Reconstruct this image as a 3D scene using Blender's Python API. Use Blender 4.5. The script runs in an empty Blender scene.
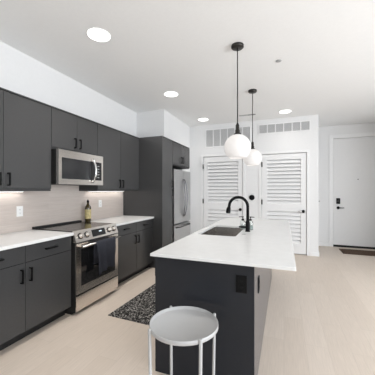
import bpy, bmesh, math, random
from mathutils import Vector, Matrix
random.seed(4)
S = bpy.context.scene
C = S.collection
PI = math.pi

# ------------------------------------------------------------------ camera
cam_d = bpy.data.cameras.new('camera')
cam = bpy.data.objects.new('camera', cam_d); C.objects.link(cam)
cam.location = (0, 0, 1.375)
cam.rotation_euler = (PI/2, 0, 0.3634)
cam_d.sensor_fit = 'HORIZONTAL'; cam_d.sensor_width = 36
cam_d.lens = 253.7*36/375
cam_d.shift_y = 3.1/375
cam_d.clip_start = 0.02
S.camera = cam

# ------------------------------------------------------------------ sky, daylight, exposure
H = 2.965            # ceiling height
YREAR = -3.25
W = bpy.data.worlds.new('sky'); S.world = W; W.use_nodes = True
bg = W.node_tree.nodes['Background']
bg.inputs['Color'].default_value = (0.90, 0.95, 1.0, 1)
bg.inputs['Strength'].default_value = 1.0

def area(name, loc, rot, sx, sy, power, color=(1, 1, 1), shape='RECTANGLE', spread=PI, portal=False):
    d = bpy.data.lights.new(name, 'AREA'); d.shape = shape; d.size = sx; d.size_y = sy
    d.energy = power; d.color = color; d.spread = spread
    o = bpy.data.objects.new(name, d); C.objects.link(o); o.location = loc; o.rotation_euler = rot
    if portal: d.cycles.is_portal = True
    return o

WIN = [(-2.6, -0.7), (-0.5, 1.4), (1.6, 3.5)]          # the living room windows on the right wall
for a, b in WIN:
    area('daylight_and_fill', (4.60, (a+b)/2, 1.45), (0, PI/2+.20, 0), 2.3, b-a, 132, (0.90, 0.95, 1.0))
FILL_WIN = [(-1.6, 0.2), (0.5, 2.3)]                         # added windows behind the photographer, made up as fill light
for a, b in FILL_WIN:
    area('daylight_and_fill', ((a+b)/2, YREAR-.05, 1.6), (PI/2, 0, 0), b-a, 1.9, 4, (0.94, 0.965, 1.0))  # added fill lamps for the left and near side

S.view_settings.view_transform = 'Standard'
S.view_settings.look = 'None'
S.view_settings.gamma = 1
S.view_settings.use_curve_mapping = False
S.view_settings.exposure = -0.22

# ------------------------------------------------------------------ materials
def mat(name, col, rough=.5, metal=0., spec=.5, emit=0., ecol=None, coat=0., trans=0., ior=1.45):
    m = bpy.data.materials.new(name); m.use_nodes = True
    b = m.node_tree.nodes['Principled BSDF']
    b.inputs['Base Color'].default_value = (*col, 1); b.inputs['Roughness'].default_value = rough
    b.inputs['Metallic'].default_value = metal; b.inputs['Specular IOR Level'].default_value = spec
    b.inputs['Coat Weight'].default_value = coat; b.inputs['Transmission Weight'].default_value = trans
    b.inputs['IOR'].default_value = ior
    if emit:
        b.inputs['Emission Color'].default_value = (*(ecol or col), 1); b.inputs['Emission Strength'].default_value = emit
    return m
def nd(m, t, **k):
    n = m.node_tree.nodes.new(t)
    for a, v in k.items(): setattr(n, a, v)
    return n
def lk(m, a, b): m.node_tree.links.new(a, b)
def bsdf(m): return m.node_tree.nodes['Principled BSDF']
def coords(m, scale=(1, 1, 1), rot=(0, 0, 0)):
    t = nd(m, 'ShaderNodeNewGeometry'); p = nd(m, 'ShaderNodeMapping')
    p.inputs['Scale'].default_value = scale; p.inputs['Rotation'].default_value = rot
    lk(m, t.outputs['Position'], p.inputs['Vector']); return p.outputs['Vector']
def noise(m, vec, scale, detail=4, rough=.5):
    n = nd(m, 'ShaderNodeTexNoise'); n.inputs['Scale'].default_value = scale
    n.inputs['Detail'].default_value = detail; n.inputs['Roughness'].default_value = rough
    lk(m, vec, n.inputs['Vector']); return n
def ramp(m, fac, stops):
    r = nd(m, 'ShaderNodeValToRGB'); e = r.color_ramp.elements
    while len(e) < len(stops): e.new(.5)
    for i, (p, c) in enumerate(stops): e[i].position = p; e[i].color = (*c, 1)
    lk(m, fac, r.inputs['Fac']); return r.outputs['Color']
def noisy(m, col, var, scale, stretch=(1, 1, 1), bump=0., rvar=None):
    """mottle a plain colour, optionally with relief"""
    v = coords(m, stretch); n = noise(m, v, scale)
    lo = tuple(c*(1-var) for c in col); hi = tuple(min(1, c*(1+var)) for c in col)
    lk(m, ramp(m, n.outputs['Fac'], [(.3, lo), (.7, hi)]), bsdf(m).inputs['Base Color'])
    if bump:
        b = nd(m, 'ShaderNodeBump'); b.inputs['Strength'].default_value = bump; b.inputs['Distance'].default_value = .002
        lk(m, n.outputs['Fac'], b.inputs['Height']); lk(m, b.outputs['Normal'], bsdf(m).inputs['Normal'])
    if rvar:
        mr = nd(m, 'ShaderNodeMapRange'); mr.inputs[3].default_value, mr.inputs[4].default_value = rvar
        lk(m, n.outputs['Fac'], mr.inputs[0]); lk(m, mr.outputs[0], bsdf(m).inputs['Roughness'])
    return m

M = {}
M['wall'] = noisy(mat('white_wall_paint', (.80, .80, .80), .6, spec=.3), (.80, .80, .80), .01, 30, bump=.05)
M['ceiling'] = noisy(mat('white_ceiling_paint', (.92, .92, .915), .8, spec=.2), (.92, .92, .915), .01, 40, bump=.05)
M['door'] = noisy(mat('white_door_paint', (.82, .82, .82), .4, spec=.4), (.82, .82, .82), .008, 20)
M['entry'] = noisy(mat('white_entry_door_paint', (.80, .80, .80), .45, spec=.4), (.80, .80, .80), .008, 20)
M['trim'] = noisy(mat('white_trim_paint', (.84, .84, .84), .45), (.84, .84, .84), .008, 20)
M['cab'] = noisy(mat('charcoal_laminate', (.052, .052, .053), .27, spec=.5), (.052, .052, .053), .03, 60)
M['isl'] = noisy(mat('slate_laminate', (.018, .020, .025), .3, spec=.30), (.018, .020, .025), .03, 60)
M['side'] = noisy(mat('daylit_slate_laminate', (.045, .048, .060), .2, spec=.9), (.045, .048, .060), .03, 60)  # slate again, paler and bluer: window light and sheen put into the colour
M['carcass'] = mat('dark_carcass', (.035, .035, .036), .6)
M['kick'] = mat('black_toe_kick', (.012, .012, .012), .6)
M['black'] = noisy(mat('matte_black_metal', (.006, .006, .0065), .4, 0., spec=.12), (.006, .006, .0065), .1, 50)
M['dark_metal'] = mat('dark_pewter_metal', (.05, .048, .045), .35, .8)
M['quartz'] = noisy(mat('white_quartz', (.75, .75, .745), .25, spec=.45), (.75, .75, .745), .025, 14)
M['steel'] = noisy(mat('brushed_stainless', (.74, .70, .66), .3, 1.), (.74, .70, .66), .05, 8, (1, .25, 14), bump=.02, rvar=(.16, .26))
M['fridge'] = noisy(mat('brushed_stainless_grey', (.55, .55, .55), .33, 1.), (.55, .55, .55), .05, 8, (1, .25, 14), bump=.02, rvar=(.28, .42))
M['handlesteel'] = mat('dark_brushed_steel', (.20, .20, .21), .3, 1.)
M['chrome'] = mat('chrome', (.75, .75, .75), .12, 1.)
M['sinksteel'] = noisy(mat('satin_sink_steel', (.60, .58, .56), .27, 1.), (.60, .58, .56), .05, 9, (.2, 6, 1))
M['glassblack'] = mat('black_oven_glass', (.010, .010, .011), .06, spec=.6, coat=.4)
M['cooktop'] = mat('black_ceramic_glass', (.012, .0115, .011), .12, spec=.45)
M['ring'] = mat('grey_burner_print', (.10, .10, .10), .2)
M['display'] = mat('black_display_glass', (.008, .008, .009), .12)
M['digits'] = mat('lit_white_digits', (.8, .9, 1), .4, emit=1.2)
M['mwglass'] = mat('smoked_microwave_glass', (.022, .023, .025), .12, spec=.6)
M['rubber'] = mat('black_rubber', (.015, .015, .015), .8)
M['stool'] = noisy(mat('light_grey_powder_coat', (.46, .46, .46), .4), (.46, .46, .46), .01, 40)
M['plate'] = mat('white_outlet_plastic', (.82, .82, .81), .35)
M['slot'] = mat('dark_slot', (.03, .03, .03), .6)
M['grille'] = mat('pale_grey_grille_enamel', (.70, .70, .70), .5)
M['duct'] = mat('grey_duct_filter', (.33, .33, .33), .8)
M['filter'] = mat('pale_grey_filter_mesh', (.48, .48, .48), .8)
M['globe'] = mat('opal_glass_lit', (.50, .49, .48), .25, emit=.50, ecol=(1., .955, .925))
M['bulb'] = mat('lit_bulb', (1, 1, 1), .4, emit=1.2, ecol=(1, .93, .85))
M['led'] = mat('lit_downlight_lens', (1, 1, 1), .4, emit=4, ecol=(1, .98, .95))
M['ledbar'] = mat('lit_led_diffuser', (1, 1, 1), .4, emit=3, ecol=(1, .96, .92))
M['chromegrey'] = mat('grey_sprinkler_metal', (.46, .46, .46), .4, .5)
M['oilglass'] = mat('dark_olive_glass', (.050, .035, .010), .08, coat=.6)
M['oillabel'] = noisy(mat('yellow_green_paper_label', (.52, .43, .21), .6), (.52, .43, .21), .25, 40)
M['clear'] = mat('clear_pale_glass', (.90, .94, .93), .03, trans=1., ior=1.4)
M['soap'] = mat('pale_green_soap', (.55, .62, .60), .2)
M['mat'] = noisy(mat('brown_coir', (.11, .075, .055), .95, spec=.1), (.11, .075, .055), .35, 160, bump=.4)

# floor: pale oak planks running away from the camera
m = M['floor'] = mat('pale_oak_planks', (.6, .52, .43), .42, spec=.35)
v = coords(m, (1, 1, 1), (0, 0, PI/2))
br = nd(m, 'ShaderNodeTexBrick', offset=.37, offset_frequency=2)
br.inputs['Scale'].default_value = 1; br.inputs['Brick Width'].default_value = 1.25; br.inputs['Row Height'].default_value = .18
br.inputs['Mortar Size'].default_value = .0012; br.inputs['Mortar Smooth'].default_value = .3
br.inputs['Color1'].default_value = (.675, .583, .500, 1); br.inputs['Color2'].default_value = (.715, .623, .540, 1)
br.inputs['Mortar'].default_value = (.58, .505, .43, 1)
lk(m, v, br.inputs['Vector'])
g = noise(m, coords(m, (34, 1.6, 1)), 3, 6, .6)
mx = nd(m, 'ShaderNodeMix', data_type='RGBA', blend_type='MULTIPLY'); mx.inputs[0].default_value = 1
lk(m, br.outputs['Color'], mx.inputs[6]); lk(m, ramp(m, g.outputs['Fac'], [(.3, (.92, .92, .92)), (.7, (1.04, 1.04, 1.04))]), mx.inputs[7])
lk(m, mx.outputs[2], bsdf(m).inputs['Base Color'])

# backsplash: long pale taupe tiles with a linear streak
m = M['tile'] = mat('taupe_linear_tile', (.5, .45, .42), .3, spec=.4)
v = coords(m, (1, 1, 1), (0, 0, 0))
sw = nd(m, 'ShaderNodeSeparateXYZ'); lk(m, v, sw.inputs[0])
cb = nd(m, 'ShaderNodeCombineXYZ'); lk(m, sw.outputs['Y'], cb.inputs['X']); lk(m, sw.outputs['Z'], cb.inputs['Y'])
br = nd(m, 'ShaderNodeTexBrick', offset=.5)
br.inputs['Scale'].default_value = 1; br.inputs['Brick Width'].default_value = .60; br.inputs['Row Height'].default_value = .0765
br.inputs['Mortar Size'].default_value = .0016
br.inputs['Color1'].default_value = (.545, .48, .44, 1); br.inputs['Color2'].default_value = (.59, .525, .48, 1)
br.inputs['Mortar'].default_value = (.58, .53, .50, 1)
lk(m, cb.outputs[0], br.inputs['Vector'])
g = noise(m, coords(m, (1, 2.2, 70)), 2, 5, .6)
mx = nd(m, 'ShaderNodeMix', data_type='RGBA', blend_type='MULTIPLY'); mx.inputs[0].default_value = 1
lk(m, br.outputs['Color'], mx.inputs[6]); lk(m, ramp(m, g.outputs['Fac'], [(.3, (.90, .89, .88)), (.7, (1.06, 1.06, 1.06))]), mx.inputs[7])
lk(m, mx.outputs[2], bsdf(m).inputs['Base Color'])

# rug: distressed black and off-white weave
m = M['rug'] = mat('distressed_black_and_white_weave', (.1, .1, .1), .95, spec=.1)
n1 = noise(m, coords(m, (1, 1, 1)), 44, 3, .8); n2 = noise(m, coords(m, (1.0, .45, 1)), 100, 2, .6)
ad = nd(m, 'ShaderNodeMath', operation='ADD'); lk(m, n1.outputs['Fac'], ad.inputs[0]); lk(m, n2.outputs['Fac'], ad.inputs[1])
lk(m, ramp(m, ad.outputs[0], [(.0, (.010, .010, .010)), (.96, (.014, .014, .014)), (1., (.16, .15, .14))]), bsdf(m).inputs['Base Color'])
hv = nd(m, 'ShaderNodeMath', operation='MULTIPLY'); hv.inputs[1].default_value = .5; lk(m, ad.outputs[0], hv.inputs[0])
lk(m, ramp(m, hv.outputs[0], [(.0, (.012, .012, .012)), (.50, (.016, .016, .016)), (.53, (.16, .15, .145)), (.60, (.50, .48, .45))]), bsdf(m).inputs['Base Color'])
# towel
m = M['towel'] = mat('slate_blue_cotton', (.05, .055, .07), .95, spec=.1)
noisy(m, (.042, .044, .055), .45, 220, bump=.3)

# ------------------------------------------------------------------ mesh helpers
def box(bm, x0, x1, y0, y1, z0, z1, bev=0., seg=2):
    t = bmesh.new(); bmesh.ops.create_cube(t, size=1)
    for vv in t.verts:
        vv.co = Vector(((x0+x1)/2+vv.co.x*(x1-x0), (y0+y1)/2+vv.co.y*(y1-y0), (z0+z1)/2+vv.co.z*(z1-z0)))
    if bev: bmesh.ops.bevel(t, geom=t.edges[:], offset=bev, segments=seg, affect='EDGES', profile=.6)
    merge(bm, t)
def merge(bm, t):
    me = bpy.data.meshes.new('tmp'); t.to_mesh(me); t.free(); bm.from_mesh(me); bpy.data.meshes.remove(me)
def lathe(bm, prof, cx=0, cy=0, seg=32, axis='z', c=(0, 0, 0), close=True):
    """prof: list of (r, h); spun about the axis through c"""
    rows = []
    for r, h in prof:
        row = []
        for i in range(seg):
            a = 2*PI*i/seg; p, q = r*math.cos(a), r*math.sin(a)
            if axis == 'z': co = (cx+p, cy+q, h)
            elif axis == 'x': co = (c[0]+h, c[1]+p, c[2]+q)
            else: co = (c[0]+q, c[1]+h, c[2]+p)
            row.append(bm.verts.new(co))
        rows.append(row)
    for a, b in zip(rows, rows[1:]):
        for i in range(seg):
            j = (i+1) % seg; f = bm.faces.new((a[i], a[j], b[j], b[i])); f.smooth = True
    if close:
        for row, fl in ((rows[0], True), (rows[-1], False)):
            try: bm.faces.new(row[::-1] if fl else row)
            except ValueError: pass
def tube(bm, pts, r, seg=12, cap=True):
    pts = [Vector(p) for p in pts]; rr = r if isinstance(r, (list, tuple)) else [r]*len(pts)
    up = None; rows = []
    for i, p in enumerate(pts):
        d = (pts[min(i+1, len(pts)-1)]-pts[max(i-1, 0)]).normalized()
        if up is None:
            up = Vector((0, 0, 1)) if abs(d.z) < .9 else Vector((0, 1, 0))
        a = d.cross(up).normalized(); b = a.cross(d).normalized(); up = b
        rows.append([bm.verts.new(p+a*rr[i]*math.cos(2*PI*k/seg)+b*rr[i]*math.sin(2*PI*k/seg)) for k in range(seg)])
    for a, b in zip(rows, rows[1:]):
        for k in range(seg):
            j = (k+1) % seg; f = bm.faces.new((a[k], a[j], b[j], b[k])); f.smooth = True
    if cap: bm.faces.new(rows[0][::-1]); bm.faces.new(rows[-1])
def prism(bm, poly, axis, a, b):
    """extrude a 2-D outline along an axis: 'y' -> poly in (x, z); 'x' -> (y, z); 'z' -> (x, y)"""
    def co(p, t): return {'y': (p[0], t, p[1]), 'x': (t, p[0], p[1]), 'z': (p[0], p[1], t)}[axis]
    A = [bm.verts.new(co(p, a)) for p in poly]; B = [bm.verts.new(co(p, b)) for p in poly]
    n = len(poly)
    bm.faces.new(A); bm.faces.new(B[::-1])
    for i in range(n): bm.faces.new((A[i], B[i], B[(i+1) % n], A[(i+1) % n]))
def obj(name, bm, m, parent=None):
    off = Vector((0, 0, 0))
    q = parent
    while q is not None: off += q.location; q = q.parent
    bmesh.ops.recalc_face_normals(bm, faces=bm.faces[:])
    me = bpy.data.meshes.new(name); bm.to_mesh(me); bm.free()
    me.transform(Matrix.Translation(-off)); me.materials.append(M[m] if isinstance(m, str) else m)
    o = bpy.data.objects.new(name, me); C.objects.link(o)
    if parent is not None: o.parent = parent
    return o
def bxo(name, m, parent, *dims, bev=0.):
    b = bmesh.new(); box(b, *dims, bev=bev); return obj(name, b, m, parent)
def tag(o, label, cat, group=None, kind=None):
    o['label'] = label; o['category'] = cat
    if group: o['group'] = group
    if kind: o['kind'] = kind
    return o
def thing(name, label, cat, loc=(0, 0, 0), group=None, kind=None):
    o = bpy.data.objects.new(name, None); C.objects.link(o); o.location = loc; o.empty_display_size = .1
    return tag(o, label, cat, group, kind)
def clone(root, loc, label, group=None):
    r = root.copy(); C.objects.link(r); r.location = loc; r['label'] = label
    if group: r['group'] = group
    for ch in list(root.children):
        c = ch.copy(); C.objects.link(c); c.parent = r
        for g_ in list(ch.children):
            d = g_.copy(); C.objects.link(d); d.parent = c
    return r
def struct(name, label, cat, m, *boxes):
    b = bmesh.new()
    for d in boxes: box(b, *d)
    return tag(obj(name, b, m), label, cat, None, 'structure')

# ------------------------------------------------------------------ the room
XL, YB, XC, YE, XR, YR = -2.816, 5.928, .675, 7.10, 4.55, -3.25
YD = 5.93
D1 = (-1.845, -.885, 2.195)      # louvered door openings: x0, x1, head height
D2 = (-.468, .452, 2.19)
D3 = (1.130, 2.060, 2.650)       # entry door
struct('floor', 'pale oak plank floor', 'floor', 'floor', (XL-.1, XR+.1, YR-.1, YE+.1, -.05, 0))
struct('ceiling', 'flat white painted ceiling', 'ceiling', 'ceiling', (XL-.1, XR+.1, YR-.1, YE+.1, H, H+.05))
struct('wall_left', 'white wall behind the kitchen cabinets', 'wall', 'wall', (XL-.1, XL, YR, YE, 0, H))
struct('wall_back', 'white wall holding the two louvered closet doors', 'wall', 'wall',
       (XL, D1[0], YB, YB+.1, 0, H), (D1[0], D1[1], YB, YB+.1, D1[2], H), (D1[1], D2[0], YB, YB+.1, 0, H),
       (D2[0], D2[1], YB, YB+.1, D2[2], H), (D2[1], XC, YB, YB+.1, 0, H))
struct('wall_return', 'white closet side wall turning towards the entry', 'wall', 'wall', (XC-.1, XC, YB+.1, YE, 0, H))
struct('wall_entry', 'white wall around the entry door', 'wall', 'wall',
       (XL, D3[0], YE, YE+.1, 0, H), (D3[0], D3[1], YE, YE+.1, D3[2], H), (D3[1], XR, YE, YE+.1, 0, H), )
b = [(XR, XR+.1, YR, WIN[0][0], 0, H)]
for i, (a, c) in enumerate(WIN):
    b += [(XR, XR+.1, a, c, 0, .3), (XR, XR+.1, a, c, 2.6, H), (XR, XR+.1, c, WIN[i+1][0] if i < 2 else YE, 0, H)]
struct('wall_right', 'white living room wall with tall windows', 'wall', 'wall', *b)
b = [(XL, FILL_WIN[0][0], YR-.1, YR, 0, H)]
for i, (a, c) in enumerate(FILL_WIN):
    b += [(a, c, YR-.1, YR, 0, .65), (a, c, YR-.1, YR, 2.55, H), (c, FILL_WIN[i+1][0] if i < 1 else XR, YR-.1, YR, 0, H)]
struct('wall_rear', 'white wall with two added fill-light windows facing the kitchen', 'wall', 'wall', *b)
n = 0
for a, c in WIN:
    n += 1; w = thing('window_%d' % n, 'tall living room window in the right wall', 'window', (XR, a, .3), 'living room windows', 'structure')
    bm = bmesh.new()
    for d in ((a, a+.05, .3, 2.6), (c-.05, c, .3, 2.6), (a, c, .3, .35), (a, c, 2.55, 2.6), ((a+c)/2-.025, (a+c)/2+.025, .3, 2.6)):
        box(bm, XR+.03, XR+.08, *d)
    obj('window_frame', bm, 'trim', w)
for a, c in FILL_WIN:
    n += 1; w = thing('window_%d' % n, 'added fill-light window in the wall facing the kitchen', 'window', (a, YR, .65), 'added rear windows', 'structure')
    bm = bmesh.new()
    for d in ((a, a+.05, .65, 2.55), (c-.05, c, .65, 2.55), (a, c, .65, .7), (a, c, 2.5, 2.55)):
        box(bm, d[0], d[1], YR-.04, YR-.01, d[2], d[3])
    obj('window_frame', bm, 'trim', w)
# bulkhead over the tall cabinets and the stub beside the refrigerator
struct('wall_bulkhead', 'white boxed bulkhead above the tall pantry and refrigerator', 'wall', 'wall',
       (XL, -2.19, 4.475, YB, 2.352, H), (XL, -2.19, 5.43, YB, 0, 2.352))
struct('wall_hall_blocker', 'added unseen white wall right of the entry passage, blocking light', 'wall', 'wall', (2.40, XR, 5.35, YE, 0, H))  # unseen wall, added to block window light and darken the entry
struct('wall_backsplash', 'taupe linear tile backsplash between worktop and wall cabinets', 'backsplash', 'tile', (XL, XL+.01, .5, 4.000, .80, 1.60))
struct('baseboard_back', 'white baseboard under the louvered wall', 'baseboard', 'trim',
       (-2.19, D1[0]-.065, YB-.014, YB, 0, .095), (D1[1]+.065, D2[0]-.065, YB-.014, YB, 0, .095), (D2[1]+.065, XC, YB-.014, YB, 0, .095))
struct('baseboard_return', 'white baseboard on the closet side wall', 'baseboard', 'trim', (XC, XC+.014, YB-.014, YE-.014, 0, .095))
struct('baseboard_entry', 'white baseboard beside the entry door', 'baseboard', 'trim', (XC, D3[0]-.095, YE-.014, YE, 0, .095), (D3[1]+.095, XR, YE-.014, YE, 0, .095))
struct('baseboard_right', 'white baseboard under the living room windows', 'baseboard', 'trim', (XR-.014, XR, YR, YE-.014, 0, .095))

# ------------------------------------------------------------------ doors
def louver_door(num, X0, X1, top, label, side):
    d = thing('door_%d' % num, label, 'door', ((X0+X1)/2, YB, 0), kind='structure')
    x0, x1, z0, z1 = X0+.007, X1-.007, .016, top-.01
    ya, yb = YB+.006, YB+.042
    st = .108
    up0, up1 = 1.075, z1-.125                 # louvre fields
    lo0, lo1 = .225, .915
    bm = bmesh.new()
    for q in ((x0, x0+st, z0, z1), (x1-st, x1, z0, z1), (x0+st, x1-st, up1, z1), (x0+st, x1-st, lo1, up0), (x0+st, x1-st, z0, lo0)):
        box(bm, q[0], q[1], ya, yb, q[2], q[3])
    obj('door_frame', bm, 'door', d)
    for (a, c) in ((lo0, lo1), (up0, up1)):
        k = round((c-a)/.0835); p = (c-a)/k; bm = bmesh.new()
        for i in range(k):
            z = a+p*(i+.5)
            # broad angled slat: its lower edge stands proud, the next one's top tucks behind it
            prism(bm, [(ya+.001, z-p*.50), (ya+.001, z-p*.42), (yb-.007, z+p*.40), (yb, z+p*.40), (yb, z+p*.32), (ya+.008, z-p*.50)], 'x', x0+st, x1-st)
        obj('louver_panel', bm, 'door', d)
    bm = bmesh.new()
    cw = .058
    for q in ((X0-cw, X0, 0, top+cw), (X1, X1+cw, 0, top+cw), (X0, X1, top, top+cw)):
        box(bm, q[0], q[1], YB-.012, YB, q[2], q[3], bev=.002)
    obj('casing', bm, 'trim', d)
    hx = x0-.003
    for z in (1.96, 1.12, .25):
        bm = bmesh.new(); tube(bm, [(hx, YB-.012, z-.055), (hx, YB-.014, z+.055)], .013, 10)
        box(bm, hx-.004, hx+.004, YB-.008, YB+.006, z-.045, z+.045)
        o = obj('hinge', bm, 'black', d); o['label'] = 'black butt hinge'
    kx, kz = side
    bm = bmesh.new()
    lathe(bm, [(.033, 0), (.033, -.010), (.029, -.013), (.012, -.014), (.012, -.05)], axis='y', c=(kx, ya, kz), seg=24)
    lathe(bm, [(.012, -.035), (.026, -.040), (.030, -.052), (.026, -.064), (.010, -.068)], axis='y', c=(kx, ya, kz), seg=24)
    o = obj('door_knob', bm, 'black', d); o['label'] = 'round black knob'
    return d
louver_door(1, *D1, 'white louvered closet door behind the faucet and left pendant', (-.945, .935))
d2 = louver_door(2, *D2, 'white louvered closet door at the right, beside the entry passage', (.385, .93))
bm = bmesh.new(); tube(bm, [(.38, YB-.045, .93), (.27, YB-.045, .93)], [.008, .006], 10)
o = obj('door_lever', bm, 'chrome', d2); o['label'] = 'thin chrome lever'

d = thing('door_3', 'tall flat white entry door with black keypad lock', 'door', (1.6, YE, 0), kind='structure')
o = bxo('door_leaf', 'entry', d, D3[0]+.006, D3[1]-.006, YE+.02, YE+.064, .046, D3[2]-.01, bev=.002)
bm = bmesh.new(); cw = .09
for q in ((D3[0]-cw, D3[0], 0, D3[2]+cw), (D3[1], D3[1]+cw, 0, D3[2]+cw), (D3[0], D3[1], D3[2], D3[2]+cw)):
    box(bm, q[0], q[1], YE-.014, YE, q[2], q[3], bev=.003)
obj('casing', bm, 'trim', d)
o = bxo('door_sweep', 'rubber', d, D3[0]+.002, D3[1]-.002, YE+.004, YE+.05, .0, .044); o['label'] = 'black sweep along the door bottom'
o = bxo('keypad_lock', 'black', d, 1.200, 1.280, YE-.006, YE+.02, 1.050, 1.190, bev=.006); o['label'] = 'black keypad deadbolt'
bm = bmesh.new(); box(bm, 1.222, 1.258, YE-.009, YE-.006, 1.10, 1.155)
obj('keypad', bm, 'display', o)
bm = bmesh.new()
lathe(bm, [(.034, .02), (.034, .008), (.013, .006), (.013, -.035)], axis='y', c=(1.240, YE, .955), seg=24)
tube(bm, [(1.240, YE-.03, .955), (1.36, YE-.032, .955)], [.012, .008], 12)
o = obj('door_handle', bm, 'black', d); o['label'] = 'black lever handle'
bm = bmesh.new(); lathe(bm, [(.011, .02), (.011, .012), (.007, .011)], axis='y', c=(1.655, YE, 1.645), seg=20)
o = obj('peephole', bm, 'dark_metal', d); o['label'] = 'small peephole'

# ------------------------------------------------------------------ cabinets
def pull(parent, x, y, z, L=.125, vert=True):
    """black bar pull standing off a face that looks along +x"""
    bm = bmesh.new(); h = L/2; s = .007
    if vert:
        box(bm, x+.024, x+.035, y-s, y+s, z-h, z+h, bev=.002)
        for q in (-1, 1): box(bm, x, x+.026, y-s, y+s, z+q*(h-.006)-.006, z+q*(h-.006)+.006)
    else:
        box(bm, x+.024, x+.035, y-h, y+h, z-s, z+s, bev=.002)
        for q in (-1, 1): box(bm, x, x+.026, y+q*(h-.006)-.006, y+q*(h-.006)+.006, z-s, z+s)
    o = obj('handle', bm, 'black', parent); o['label'] = 'black bar pull'; return o
UT = 2.338                         # common top of the wall and tall cabinets
def upper(name, label, y0, y1, xf, z0, z1, splits, handles, group, band=.026, hz=None, xb=XL+.012):
    c = thing(name, label, 'cabinet', (xb, y0, z0), group)
    bm = bmesh.new(); t = .018
    y0 += .0008; y1 -= .0008
    box(bm, xb, xf-.020, y0, y1, z0+band, z1-.001)                       # carcass
    box(bm, xb, xf, y0, y1, z1-.013, z1)                                 # top scribe
    obj('body', bm, 'cab', c)
    bxo('light_rail', 'carcass', c, xb, xf-.012, y0, y1, z0, z0+band-.0005)
    e = [y0]+splits+[y1]
    for i in range(len(e)-1):
        dr = bxo('door', 'cab', c, xf-.0195, xf, e[i]+.0022, e[i+1]-.0022, z0+band, z1-.024, bev=.0012)
        pull(dr, xf, e[i+1]-.042 if handles[i] == 'r' else e[i]+.042, hz or z0+band+.088)
    return c
XU = XL+.35
upper('wall_cabinet', 'charcoal wall cabinet left of the microwave, above the outlet', 0.558, 2.142, XU, 1.37, UT, [1.086, 1.614], 'lrl', 'wall cabinets')
upper('wall_cabinet', 'short charcoal double wall cabinet directly above the microwave', 2.142, 2.905, XU, 1.852, UT, [2.523], 'rl', 'wall cabinets', hz=1.968)
upper('wall_cabinet', 'charcoal double wall cabinet between the microwave and the tall pantry', 2.905, 4.002, XU, 1.37, UT, [3.450], 'rl', 'wall cabinets')
XT = -1.995
upper('wall_cabinet', 'small charcoal double cabinet above the refrigerator', 4.440, 5.385, XT, 1.865, UT, [4.912], 'rl', 'wall cabinets', hz=2.00)

c = thing('pantry_cabinet', 'tall charcoal pantry cabinet between worktop and refrigerator', 'cabinet', (XL+.012, 4.004, 0))
bm = bmesh.new(); box(bm, XL+.012, XT, 4.004, 4.024, .0, UT); box(bm, XL+.012, XT-.021, 4.024, 4.438, .10, UT-.001); box(bm, XL+.012, XT, 4.024, 4.438, UT-.016, UT)
obj('body', bm, 'cab', c)
o = bxo('toe_kick', 'kick', c, XL+.012, XT-.07, 4.026, 4.438, 0, .10)
for z0, z1, hz in ((.105, 1.415, 1.335), (1.419, UT-.020, 1.50)):
    dr = bxo('door', 'cab', c, XT-.0205, XT, 4.028, 4.436, z0, z1, bev=.0012)
    pull(dr, XT, 4.395, hz)

XB = -2.181
def base_cab(label, y0, y1, cols):
    c = thing('base_cabinet', label, 'cabinet', (XL+.012, y0, 0), 'base cabinets')
    y0 += .0008; y1 -= .0008
    bxo('body', 'cab', c, XL+.012, XB-.0205, y0, y1, .10, .8825)
    bxo('toe_kick', 'kick', c, XL+.012, XL+.543, y0, y1, 0, .10)
    for a, b_, side in cols:
        dw = bxo('drawer', 'cab', c, XB-.020, XB, a+.0022, b_-.0022, .727, .876, bev=.0012)
        pull(dw, XB, (a+b_)/2, .808, .13, False)
        dr = bxo('door', 'cab', c, XB-.020, XB, a+.0022, b_-.0022, .104, .722, bev=.0012)
        pull(dr, XB, b_-.042 if side == 'r' else a+.042, .612)
    return c
base_cab('charcoal base cabinet at the left edge, its pull on the right side', 0.540, 1.620, [(0.5408, 1.080, 'l'), (1.080, 1.620, 'r')])
base_cab('charcoal base cabinet next to the stove, on its left', 1.620, 2.150, [(1.620, 2.1492, 'l')])
base_cab('two-door charcoal base cabinet between the stove and the tall pantry', 2.915, 4.002, [(2.9158, 3.458, 'r'), (3.458, 4.0012, 'l')])
for lab, y0, y1 in (('white quartz worktop left of the stove', 0.535, 2.1605), ('white quartz worktop with an oil bottle, right of the stove', 2.9145, 4.0025)):
    tag(bxo('worktop', 'quartz', None, XL+.0105, XL+.659, y0, y1, .8835, .914, bev=.0025), lab, 'countertop', 'kitchen worktops')

# under-cabinet light bars
for lab, y0, y1 in (('slim lit light bar under the wall cabinet left of the microwave', 1.20, 2.02), ('slim lit light bar under the wall cabinet beside the pantry', 3.05, 3.95)):
    l = thing('light_bar', lab, 'light', (-2.70, y0, 1.36), 'under-cabinet lights')
    bxo('housing', 'plate', l, -2.78, -2.745, y0, y1, 1.361, 1.3695)
    bxo('diffuser', 'ledbar', l, -2.777, -2.748, y0+.005, y1-.005, 1.358, 1.361)
    area('light_bar_glow', (-2.7625, (y0+y1)/2, 1.355), (0, 0, 0), .03, y1-y0, .6, (1, .95, .9))

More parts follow.
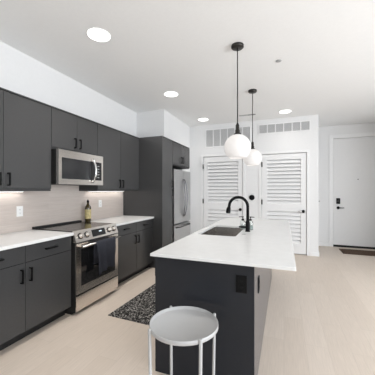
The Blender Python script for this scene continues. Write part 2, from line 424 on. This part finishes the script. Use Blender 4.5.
# ------------------------------------------------------------------ stove
R = -2.126; ry0, ry1 = 2.1645, 2.9105
c = thing('kitchen_range', 'stainless steel electric range with black glass cooktop', 'stove', (-2.45, 2.53, 0))
bm = bmesh.new(); box(bm, XL+.012, R-.0145, ry0, ry1, .04, .798); box(bm, XL+.012, R-.060, ry0, ry1, .798, .905); box(bm, XL+.012, R-.07, ry0+.004, ry1-.004, 0, .04)
o = obj('body', bm, 'kick', c); o['label'] = 'black enamel side'
o = bxo('cooktop', 'cooktop', c, XL+.03, R-.055, ry0-.002, ry1+.002, .9145, .925, bev=.003)
for x, y, r in ((-2.62, 2.34, .075), (-2.62, 2.73, .085), (-2.34, 2.34, .10), (-2.34, 2.73, .075)):
    bm = bmesh.new(); lathe(bm, [(r, .9252), (r-.003, .9254), (r-.006, .9252)], x, y, 40, close=False); obj('burner_ring', bm, 'ring', o)
bxo('rear_trim', 'kick', c, XL+.012, XL+.06, ry0, ry1, .905, .943, bev=.003)
bm = bmesh.new()
prism(bm, [(R-.058, .905), (R-.054, .926), (R-.040, .927), (R+.002, .800), (R-.044, .800)], 'y', ry0-.002, ry1+.002)
cp = obj('control_panel', bm, 'steel', c)
nrm = Vector((.127, 0, .042)).normalized(); dz = Vector((-.042, 0, .127)).normalized()
pc = Vector((R-.019, 0, .8635))
def facebox(bm, y0, y1, h0, h1, d0, d1):
    P8 = [pc+Vector((0, y, 0))+dz*h+nrm*dd for y in (y0, y1) for h in (h0, h1) for dd in (d0, d1)]
    vs = [bm.verts.new(p) for p in P8]
    for f in ((0, 1, 3, 2), (4, 6, 7, 5), (0, 4, 5, 1), (2, 3, 7, 6), (0, 2, 6, 4), (1, 5, 7, 3)): bm.faces.new([vs[i] for i in f])
bm = bmesh.new(); facebox(bm, 2.43, 2.665, -.043, .040, -.001, .002); o = obj('display', bm, 'display', cp); o['label'] = 'black touch display'
bm = bmesh.new()
for i in range(4): facebox(bm, 2.555+i*.012, 2.562+i*.012, .002, .016, .002, .0026)
obj('digits', bm, 'digits', o)
for y in (2.245, 2.345, 2.745, 2.84):
    bm = bmesh.new(); q = pc+Vector((0, y, 0)); tube(bm, [q-nrm*.001, q+nrm*.014, q+nrm*.016, q+nrm*.036, q+nrm*.038], [.029, .029, .026, .024, .020], 20)
    k2 = bmesh.new(); tube(k2, [q-nrm*.001, q+nrm*.006], [.036, .036], 20)  # dark ring added as the shadow around each knob
    o = obj('knob_shadow_ring', k2, 'dark_metal', cp); o['label'] = 'dark ring standing in for the shadow behind a knob'
    k = obj('knob', bm, 'steel', cp); k['label'] = 'round steel burner knob'
# oven door
bm = bmesh.new()
wy0, wy1, wz0, wz1 = ry0+.072, ry1-.062, .305, .715
for q in ((ry0, wy0, .225, .788), (wy1, ry1, .225, .788), (wy0, wy1, .225, wz0), (wy0, wy1, wz1, .788)):
    box(bm, R-.014, R, *q)
od = obj('oven_door', bm, 'steel', c)
bxo('oven_window', 'glassblack', od, R-.014, R-.004, wy0, wy1, wz0, wz1)
bm = bmesh.new(); hx, hz = R+.052, .757
tube(bm, [(hx, ry0+.03, hz), (hx, ry1-.03, hz)], .0125, 16)
for y in (ry0+.055, ry1-.055): box(bm, R, hx, y-.012, y+.012, hz-.009, hz+.009, bev=.003)
obj('handle', bm, 'steel', od)
bxo('storage_drawer', 'steel', c, R-.014, R, ry0, ry1, .040, .208, bev=.003)

# towel over the oven handle
def towel():
    bm = bmesh.new(); y0, y1 = 2.40, 2.765; nU, nV = 34, 30
    prof = [(-.018, -.25), (-.0175, -.12), (-.0165, -.02), (-.012, .010), (0, .0155), (.012, .011), (.0175, -.01), (.021, -.06)]
    prof += [(.022+.004*math.sin(i*.7), -.06-.033*i) for i in range(1, 10)]
    rows = []
    for j, (dx, dzv) in enumerate(prof):
        row = []
        for i in range(nU+1):
            u = i/nU; hang = max(0, -dzv)/.36
            fold = .016*math.sin(u*PI*5.2+.6)*min(1, hang*1.6)*(1 if dx > 0 else .25)
            yy = y0+(y1-y0)*(.5+(u-.5)*(1-.14*min(1, hang*1.2)*(1 if dx > 0 else 0)))
            drop = dzv*(1-.10*max(0, math.sin(u*PI*1.0+.4))+(.10 if u < .42 else 0)) if dzv < -.1 and dx > 0 else dzv
            row.append(bm.verts.new((hx+dx+(max(-.004, fold) if dx > 0 else 0)+(.008*hang if dx > 0 else 0), yy, hz+drop)))
        rows.append(row)
    for a, b_ in zip(rows, rows[1:]):
        for i in range(nU): f = bm.faces.new((a[i], a[i+1], b_[i+1], b_[i])); f.smooth = True
    o = obj('dish_towel', bm, 'towel')
    s = o.modifiers.new('thick', 'SOLIDIFY'); s.thickness = .003; s.offset = 1
    return tag(o, 'slate blue dish towel draped over the oven door handle', 'towel')
towel()

# oil bottle on the worktop beside the stove
bx, by = -2.70, 2.972
c = thing('oil_bottle', 'dark olive oil bottle with pale label beside the stove', 'bottle', (bx, by, .914))
bm = bmesh.new()
lathe(bm, [(.040, .914), (.044, .919), (.044, 1.115), (.040, 1.140), (.022, 1.165), (.0155, 1.180), (.0155, 1.205)], bx, by, 28)
obj('bottle_body', bm, 'oilglass', c)
bm = bmesh.new(); lathe(bm, [(.0450, .965), (.0450, 1.100)], bx, by, 28, close=False)
o = obj('label', bm, 'oillabel', c); o['label'] = 'yellow green paper label'
bm = bmesh.new(); lathe(bm, [(.017, 1.200), (.017, 1.228), (.008, 1.230), (.006, 1.243)], bx, by, 20)
o = obj('cap', bm, 'black', c); o['label'] = 'black pouring cap'

# ------------------------------------------------------------------ microwave
X = -2.368; my0, my1, mz0, mz1 = 2.150, 2.8995, 1.449, 1.8475
c = thing('microwave', 'stainless over-the-range microwave fixed below the short cabinet', 'microwave', (-2.5, 2.53, mz0))
o = bxo('body', 'kick', c, XL+.012, X-.036, my0, my1, mz0, mz1); o['label'] = 'black microwave casing'
bm = bmesh.new(); gy0, gy1, gz0, gz1 = my0+.045, my1-.030, 1.512, 1.757
for q in ((my0, gy0, mz0, mz1), (gy1, my1, mz0, mz1), (gy0, gy1, mz0, gz0), (gy0, gy1, gz1, mz1)): box(bm, X-.036, X, *q)
fr = obj('front_panel', bm, 'steel', c)
o = bxo('door_glass', 'mwglass', c, X-.035, X-.002, gy0, 2.665, gz0, gz1); o['label'] = 'smoked door glass'
bm = bmesh.new()
for i in range(9): box(bm, X-.002, X-.001, gy0+.03, 2.62, gz0+.028+i*.022, gz0+.0295+i*.022)
obj('glass_lines', bm, 'mwglass', o)
o = bxo('control_panel', 'display', c, X-.035, X-.002, 2.669, gy1, gz0, gz1); o['label'] = 'black control strip'
for i in range(5):
    bxo('key', 'duct', o, X-.002, X-.0014, 2.785, 2.825, gz0+.035+i*.038, gz0+.045+i*.038)
bm = bmesh.new(); pts = []
for i in range(17):
    t = i/16; pts.append((X+.004+.055*math.sin(t*PI)**.7, 2.690, 1.480+t*.305))
tube(bm, pts, .015, 14); o = obj('handle', bm, 'chrome', c); o['label'] = 'bowed polished handle'

# ------------------------------------------------------------------ refrigerator
fy0, fy1 = 4.505, 5.415
c = thing('refrigerator', 'stainless french door refrigerator under the small cabinet', 'refrigerator', (-2.35, 4.96, 0))
bm = bmesh.new(); box(bm, XL+.03, -2.065, fy0+.005, fy1-.005, .02, 1.79)
for y in (fy0+.06, fy1-.06):
    for x in (XL+.10, -2.12): lathe(bm, [(.02, 0), (.02, .02)], x, y, 12)
o = obj('body', bm, 'duct', c); o['label'] = 'grey painted side'
ym = 4.995; XF = -1.985
def fhandle(parent, y, bow):
    bm = bmesh.new(); pts = []
    for i in range(19):
        t = i/18; sn = math.sin(t*PI)
        pts.append((XF-.002+.062*sn**.6, y+bow*sn*.030, .835+t*.78))
    tube(bm, pts, .0115, 12); o = obj('handle', bm, 'handlesteel', parent); o['label'] = 'long bowed steel handle'
for a, b_, hy, bow in ((fy0, ym-.002, ym-.035, -1), (ym+.002, fy1, ym+.035, 1)):
    dr = bxo('door', 'fridge', c, -2.062, XF, a, b_, .715, 1.795, bev=.006); fhandle(dr, hy, bow)
dr = bxo('freezer_drawer', 'fridge', c, -2.062, XF, fy0, fy1, .06, .690, bev=.006)
bm = bmesh.new(); pts = [(XF-.002+.055*min(1, math.sin(t/18*PI)*2.2), fy0+.06+(fy1-fy0-.12)*t/18, .645) for t in range(19)]
tube(bm, pts, .012, 12); obj('handle', bm, 'dark_metal', dr)

# ------------------------------------------------------------------ island
IX0, IX1, IY0, IY1 = -.922, .068, 1.645, 4.292
PX0, PX1, PY0, PY1 = -.917, -.183, 1.720, 4.250
c = thing('kitchen_island', 'long slate grey island cabinet under the white overhanging slab', 'island', (-.54, 2.96, 0))
o = bxo('end_panel', 'isl', c, PX0, PX1, PY0, PY0+.019, 0, .8935, bev=.001)
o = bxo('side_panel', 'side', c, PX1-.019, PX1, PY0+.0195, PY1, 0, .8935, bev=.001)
o = bxo('end_panel', 'isl', c, PX0, PX1-.019, PY1-.019, PY1, 0, .8935, bev=.001)
o = bxo('floor_panel', 'isl', c, PX0+.03, PX1-.02, PY0+.02, PY1-.02, .10, .118)
o = bxo('toe_kick', 'kick', c, PX0+.06, PX0+.075, PY0+.02, PY1-.02, 0, .10)
for i in range(5):
    w = (PY1-PY0-.04)/5; a = PY0+.02+i*w
    dr = bxo('door', 'isl', c, PX0, PX0+.019, a+.002, a+w-.002, .105, .878, bev=.001)
    bm = bmesh.new(); yy = a+.045
    box(bm, PX0-.035, PX0-.024, yy-.0055, yy+.0055, .70, .825, bev=.002)
    for z in (.706, .819): box(bm, PX0-.026, PX0, yy-.0055, yy+.0055, z-.006, z+.006)
    obj('handle', bm, 'black', dr)
# slab with the sink cut-out
SX0, SX1, SY0, SY1 = -.858, -.455, 2.545, 3.300
def slab(x0, x1, y0, y1, hx0, hx1, hy0, hy1, z0, z1, r=.03):
    bm = bmesh.new()
    def rr(a0, a1, b0, b1, r, n=5):
        out = []
        for cx, cy, s in ((a1-r, b1-r, 0), (a0+r, b1-r, 1), (a0+r, b0+r, 2), (a1-r, b0+r, 3)):
            for i in range(n+1):
                t = PI/2*(s+i/n); out.append((cx+r*math.cos(t), cy+r*math.sin(t)))
        return out
    O = rr(x0, x1, y0, y1, .006); I = rr(hx0, hx1, hy0, hy1, r); n = len(O)
    e = .003
    def ring(P, z, d=0):
        mx_, my_ = (x0+x1)/2, (y0+y1)/2
        return [bm.verts.new((p[0]-d*(1 if p[0] > mx_ else -1), p[1]-d*(1 if p[1] > my_ else -1), z)) for p in P]
    ot, om, ob = ring(O, z1, e), ring(O, z1-e), ring(O, z0)
    it, ib = ring(I, z1), ring(I, z0)
    for A, B in ((ot, om), (om, ob), (ot, it), (it, ib), (ob, ib)):
        for i in range(n): bm.faces.new((A[i], A[(i+1) % n], B[(i+1) % n], B[i]))
    return bm
tag(obj('island_countertop', slab(IX0, IX1, IY0, IY1, SX0, SX1, SY0, SY1, .894, .914), 'quartz'),
    'white quartz island slab with sink cut-out and right overhang', 'countertop')
# sink
c = thing('sink', 'undermount stainless sink set in the island', 'sink', ((SX0+SX1)/2, (SY0+SY1)/2, .66))
bm = bmesh.new()
a0, a1, b0, b1, zt, zb = SX0-.004, SX1+.004, SY0-.004, SY1+.004, .8935, .682
w = .012
box(bm, a0-w, a1+w, b0-w, b1+w, zb-.003, zb)
box(bm, a0-w, a0, b0-w, b1+w, zb, zt); box(bm, a1, a1+w, b0-w, b1+w, zb, zt)
box(bm, a0, a1, b0-w, b0, zb, zt); box(bm, a0, a1, b1, b1+w, zb, zt)
obj('basin', bm, 'sinksteel', c)
bm = bmesh.new(); lathe(bm, [(.045, zb), (.045, zb+.003), (.038, zb+.003), (.034, zb+.001), (.006, zb+.001)], (a0+a1)/2, (b0+b1)/2, 24)
obj('drain', bm, 'chrome', c)
# faucet
fx, fy = -.382, 2.915
c = thing('faucet', 'matte black gooseneck faucet with pull-down head at the sink', 'faucet', (fx, fy, .914))
bm = bmesh.new(); lathe(bm, [(.029, .914), (.029, .920), (.0245, .924), (.0245, 1.015), (.018, 1.040)], fx, fy, 24); obj('base', bm, 'black', c)
bm = bmesh.new(); pts = [(fx, fy, 1.035), (fx, fy, 1.195)]
ra = .104
for i in range(1, 17):
    t = PI*i/16; pts.append((fx-ra+ra*math.cos(t), fy-.01*i/16, 1.195+ra*math.sin(t)))
pts.append((fx-2*ra-.004, fy-.010, 1.175))
tube(bm, pts, .0165, 16); obj('neck', bm, 'black', c)
bm = bmesh.new(); hx2 = fx-2*ra
tube(bm, [(hx2-.003, fy-.01, 1.185), (hx2-.007, fy-.01, 1.165), (hx2-.013, fy-.01, 1.125), (hx2-.014, fy-.01, 1.115)], [.019, .025, .027, .022], 18); obj('spray_head', bm, 'black', c)
bm = bmesh.new(); tube(bm, [(fx-.018, fy, .962), (fx-.035, fy-.002, .962), (fx-.092, fy-.01, .964), (fx-.098, fy-.011, .964)], [.013, .0115, .0085, .006], 14); obj('lever', bm, 'black', c)
bm = bmesh.new(); lathe(bm, [(.021, .914), (.021, .918), (.017, .920), (.006, .920)], -.395, 2.715, 24)
tag(obj('sink_button', bm, 'chromegrey'), 'small round grey button on the slab in front of the faucet', 'button')
# two soap dispensers behind the faucet
def dispenser(x, y, s, label):
    c = thing('soap_dispenser', label, 'soap dispenser', (x, y, .914), 'soap dispensers')
    bm = bmesh.new(); lathe(bm, [(.028, .9145), (.031, .918), (.031, .998), (.026, 1.012), (.014, 1.020), (.014, 1.028)], x, y, 24); o = obj('bottle_body', bm, 'clear', c)
    bm = bmesh.new(); lathe(bm, [(.026, .919), (.0275, .922), (.0275, .966)], x, y, 24); obj('soap', bm, 'soap', o)
    bm = bmesh.new(); lathe(bm, [(.0155, 1.020), (.0155, 1.036), (.005, 1.037), (.005, 1.055), (.010, 1.056), (.010, 1.066)], x, y, 16)
    tube(bm, [(x, y, 1.061), (x+s*.036, y, 1.061), (x+s*.046, y, 1.056)], [.0055, .0045, .004], 10); o = obj('pump', bm, 'black', c); o['label'] = 'black pump head'
dispenser(-.462, 3.085, -1, 'clear glass soap dispenser left behind the faucet, spout to the left')
dispenser(-.372, 3.080, 1, 'clear glass soap dispenser right behind the faucet, spout to the right')
# outlets
def outlet(name, label, cat, cx_, cy_, cz_, axis, pm, sm, w=.073, h=.117, group=None):
    loc = (cx_, cy_, cz_); c = thing(name, label, cat, loc, group)
    def fb(bm, u0, u1, z0, z1, d0, d1, bev=0):
        if axis == 'x': box(bm, cx_+d0, cx_+d1, cy_+u0, cy_+u1, cz_+z0, cz_+z1, bev)
        else: box(bm, cx_+u0, cx_+u1, cy_-d1, cy_-d0, cz_+z0, cz_+z1, bev)
    bm = bmesh.new(); fb(bm, -w/2, w/2, -h/2, h/2, 0, .006, .002); obj('cover_plate', bm, pm, c)
    for z in (-.021, .021):
        bm = bmesh.new(); fb(bm, -.017, .017, z-.0145, z+.0145, .006, .0085, .001); s = obj('receptacle', bm, pm, c)
        bm = bmesh.new(); fb(bm, -.008, -.0055, z-.003, z+.006, .0085, .0089); fb(bm, .0055, .008, z-.003, z+.006, .0085, .0089); fb(bm, -.002, .002, z-.010, z-.006, .0085, .0089)
        obj('slots', bm, sm, s)
    return c
outlet('wall_outlet', 'white outlet on the backsplash left of the stove', 'outlet', XL+.0102, 2.014, 1.140, 'x', 'plate', 'slot', group='backsplash outlets')
outlet('wall_outlet', 'white outlet on the backsplash behind the oil bottle', 'outlet', XL+.0102, 3.362, 1.163, 'x', 'plate', 'slot', group='backsplash outlets')
outlet('island_outlet', 'black outlet on the front end of the island', 'outlet', -.267, PY0-.0002, .748, 'y', 'black', 'kick', group='island outlets')
outlet('island_outlet', 'black outlet on the right side of the island under the overhang', 'outlet', PX1+.0002, 2.02, .655, 'x', 'black', 'kick', group='island outlets')

# ------------------------------------------------------------------ stool, rug, mat
sx, sy, sz, sr = -.572, 1.443, .575, .2085
c = thing('stool', 'round light grey metal tray-top stool before the island', 'stool', (sx, sy, 0))
bm = bmesh.new()
lathe(bm, [(.004, sz-.020), (sr-.010, sz-.020), (sr-.006, sz-.016), (sr-.004, sz-.001), (sr-.002, sz), (sr, sz-.001), (sr+.001, sz-.022), (sr-.004, sz-.027), (.004, sz-.027)], sx, sy, 72)
obj('tray_top', bm, 'stool', c)
for k, a in enumerate((226, 136, 316, 46)):
    a = math.radians(a); ex, ey = math.cos(a), math.sin(a)
    bm = bmesh.new(); px, py = sx+ex*(sr+.009), sy+ey*(sr+.009)
    tube(bm, [(px, py, sz+.004), (px, py, sz-.002), (px-ex*.010, py-ey*.010, .012), (px-ex*.010, py-ey*.010, 0)], [.0075, .0095, .0095, .0095], 14)
    o = obj('leg', bm, 'stool', c)
rug = bxo('rug', 'rug', None, 0, .70, 0, 1.65, 0, .007, bev=.002)
rug.location = (-1.812, 2.298, 0); rug.rotation_euler = (0, 0, -.035)
tag(rug, 'black and off-white distressed runner rug between stove and island', 'rug')
tag(bxo('doormat', 'mat', None, 1.205, 2.02, 6.36, 6.86, .0, .012, bev=.003), 'brown coir doormat before the entry door', 'doormat')

# ------------------------------------------------------------------ pendants
def pendant(x, y, zc, label):
    c = thing('pendant_lamp', label, 'lamp', (x, y, H), 'island pendants'); r = .145
    bm = bmesh.new(); lathe(bm, [(.068, H), (.068, H-.022), (.060, H-.030), (.010, H-.034)], x, y, 32); obj('canopy', bm, 'dark_metal', c)
    bm = bmesh.new(); tube(bm, [(x, y, H-.03), (x, y, zc+r+.105)], .0055, 10); obj('cord', bm, 'black', c)
    bm = bmesh.new(); lathe(bm, [(.008, zc+r+.125), (.016, zc+r+.105), (.020, zc+r+.100), (.020, zc+r+.050), (.026, zc+r+.045), (.026, zc+r+.015), (.040, zc+r+.005), (.042, zc+r-.008)], x, y, 24); obj('socket', bm, 'dark_metal', c)
    bm = bmesh.new(); prof = []
    a0, a1 = math.radians(16), math.radians(143)
    for i in range(25):
        t = a0+(a1-a0)*i/24; prof.append((r*math.sin(t), zc+r*math.cos(t)))
    inner = [((r-.004)*math.sin(a0+(a1-a0)*i/24), zc+(r-.004)*math.cos(a0+(a1-a0)*i/24)) for i in range(24, -1, -1)]
    lathe(bm, prof+inner, x, y, 48, close=False); o = obj('globe_shade', bm, 'globe', c); o['label'] = 'lit opal glass globe open below'
    bm = bmesh.new(); lathe(bm, [(.012, zc+.10), (.018, zc+.06), (.030, zc+.02), (.026, zc-.01), (.008, zc-.025)], x, y, 20); obj('bulb', bm, 'bulb', c)
pendant(-.476, 2.793, 1.847, 'nearer opal globe pendant over the island front')
pendant(-.467, 4.134, 1.890, 'farther opal globe pendant, partly behind the nearer one')

# ------------------------------------------------------------------ ceiling and wall fittings
def downlight(x, y, label, power=12):
    c = thing('recessed_light', label, 'light', (x, y, H), 'recessed ceiling lights')
    bm = bmesh.new(); lathe(bm, [(.122, H-.0005), (.121, H-.003), (.112, H-.005), (.112, H-.003)], x, y, 40, close=False); obj('trim_ring', bm, 'trim', c)
    bm = bmesh.new(); lathe(bm, [(.112, H-.002), (.111, H-.0055), (.001, H-.0055)], x, y, 40); o = obj('lens', bm, 'led', c); o['label'] = 'lit lens'
    area('recessed_light_beam', (x, y, H-.012), (0, 0, 0), .19, .19, power, (1, .955, .90), 'DISK', math.radians(120))
downlight(-1.766, 2.100, 'recessed ceiling light nearest, above the stove aisle')
downlight(-1.738, 3.810, 'recessed ceiling light above the aisle before the pantry')
downlight(-1.690, 5.430, 'recessed ceiling light before the left louvered door', 1.6)
downlight(.020, 5.463, 'recessed ceiling light before the right louvered door', 1.6)
bm = bmesh.new(); lathe(bm, [(.034, H-.0003), (.034, H-.006), (.024, H-.010), (.003, H-.010)], -.062, 3.300, 24)
tag(obj('sprinkler_cover', bm, 'chromegrey'), 'small grey sprinkler cover on the ceiling', 'sprinkler')
c = thing('ceiling_slot_vent', 'thin grey slot vent in the ceiling before the louvered wall', 'vent', (-.72, 5.45, H))
bm = bmesh.new(); box(bm, -.89, -.55, 5.40, 5.45, H-.008, H-.0003); obj('frame', bm, 'chromegrey', c)
bxo('slot', 'slot', c, -.70, -.56, 5.412, 5.438, H-.0095, H-.008)

def grille(x0, x1, z0, z1, label):
    c = thing('wall_vent', label, 'vent', ((x0+x1)/2, YB, z0), 'louvered air grilles over the closet doors')
    b_, n_ = .022, 6
    bm = bmesh.new(); f = .016
    cw = (x1-x0-2*b_)/n_
    for q in ((x0, x1, z0, z0+b_), (x0, x1, z1-b_, z1), (x0, x0+b_, z0+b_, z1-b_), (x1-b_, x1, z0+b_, z1-b_)): box(bm, q[0], q[1], YB-f, YB-.0003, q[2], q[3])
    for i in range(1, n_):
        xx = x0+b_+i*cw; box(bm, xx-.010, xx+.010, YB-f, YB-.0003, z0+b_, z1-b_)
    obj('frame', bm, 'trim', c)
    bxo('filter', 'filter', c, x0+b_, x1-b_, YB-.003, YB-.0004, z0+b_, z1-b_)
    for i in range(n_):
        bm = bmesh.new(); a = x0+b_+i*cw+.010; e = x0+b_+(i+1)*cw-.010
        k = max(3, int((z1-z0-2*b_)/.017))
        for j in range(k):
            z = z0+b_+(j+.5)*(z1-z0-2*b_)/k
            prism(bm, [(YB-.013, z-.006), (YB-.0115, z-.006), (YB-.004, z+.004), (YB-.0055, z+.004)], 'x', a, e)
        obj('louver_panel', bm, 'grille', c)
grille(-1.785, -.705, 2.415, 2.858, 'tall six-cell air grille above the left louvered door')
grille(-.540, .525, 2.640, 2.865, 'low six-cell air grille above the right louvered door')

bm = bmesh.new(); lathe(bm, [(.056, -.0002), (.061, -.006), (.061, -.022), (.055, -.027), (.004, -.028)], axis='y', c=(-.682, YB, 1.218), seg=36)
tag(obj('thermostat', bm, 'black'), 'round black thermostat between the louvered doors', 'thermostat')
bm = bmesh.new(); lathe(bm, [(.016, .0), (.016, .004), (.007, .006), (.007, .020), (.012, .022), (.012, .030), (.004, .031)], axis='x', c=(XC, YB+.05, 1.150), seg=16)
tag(obj('wall_bumper', bm, 'duct'), 'small dark bumper at the edge of the wall corner', 'bumper')
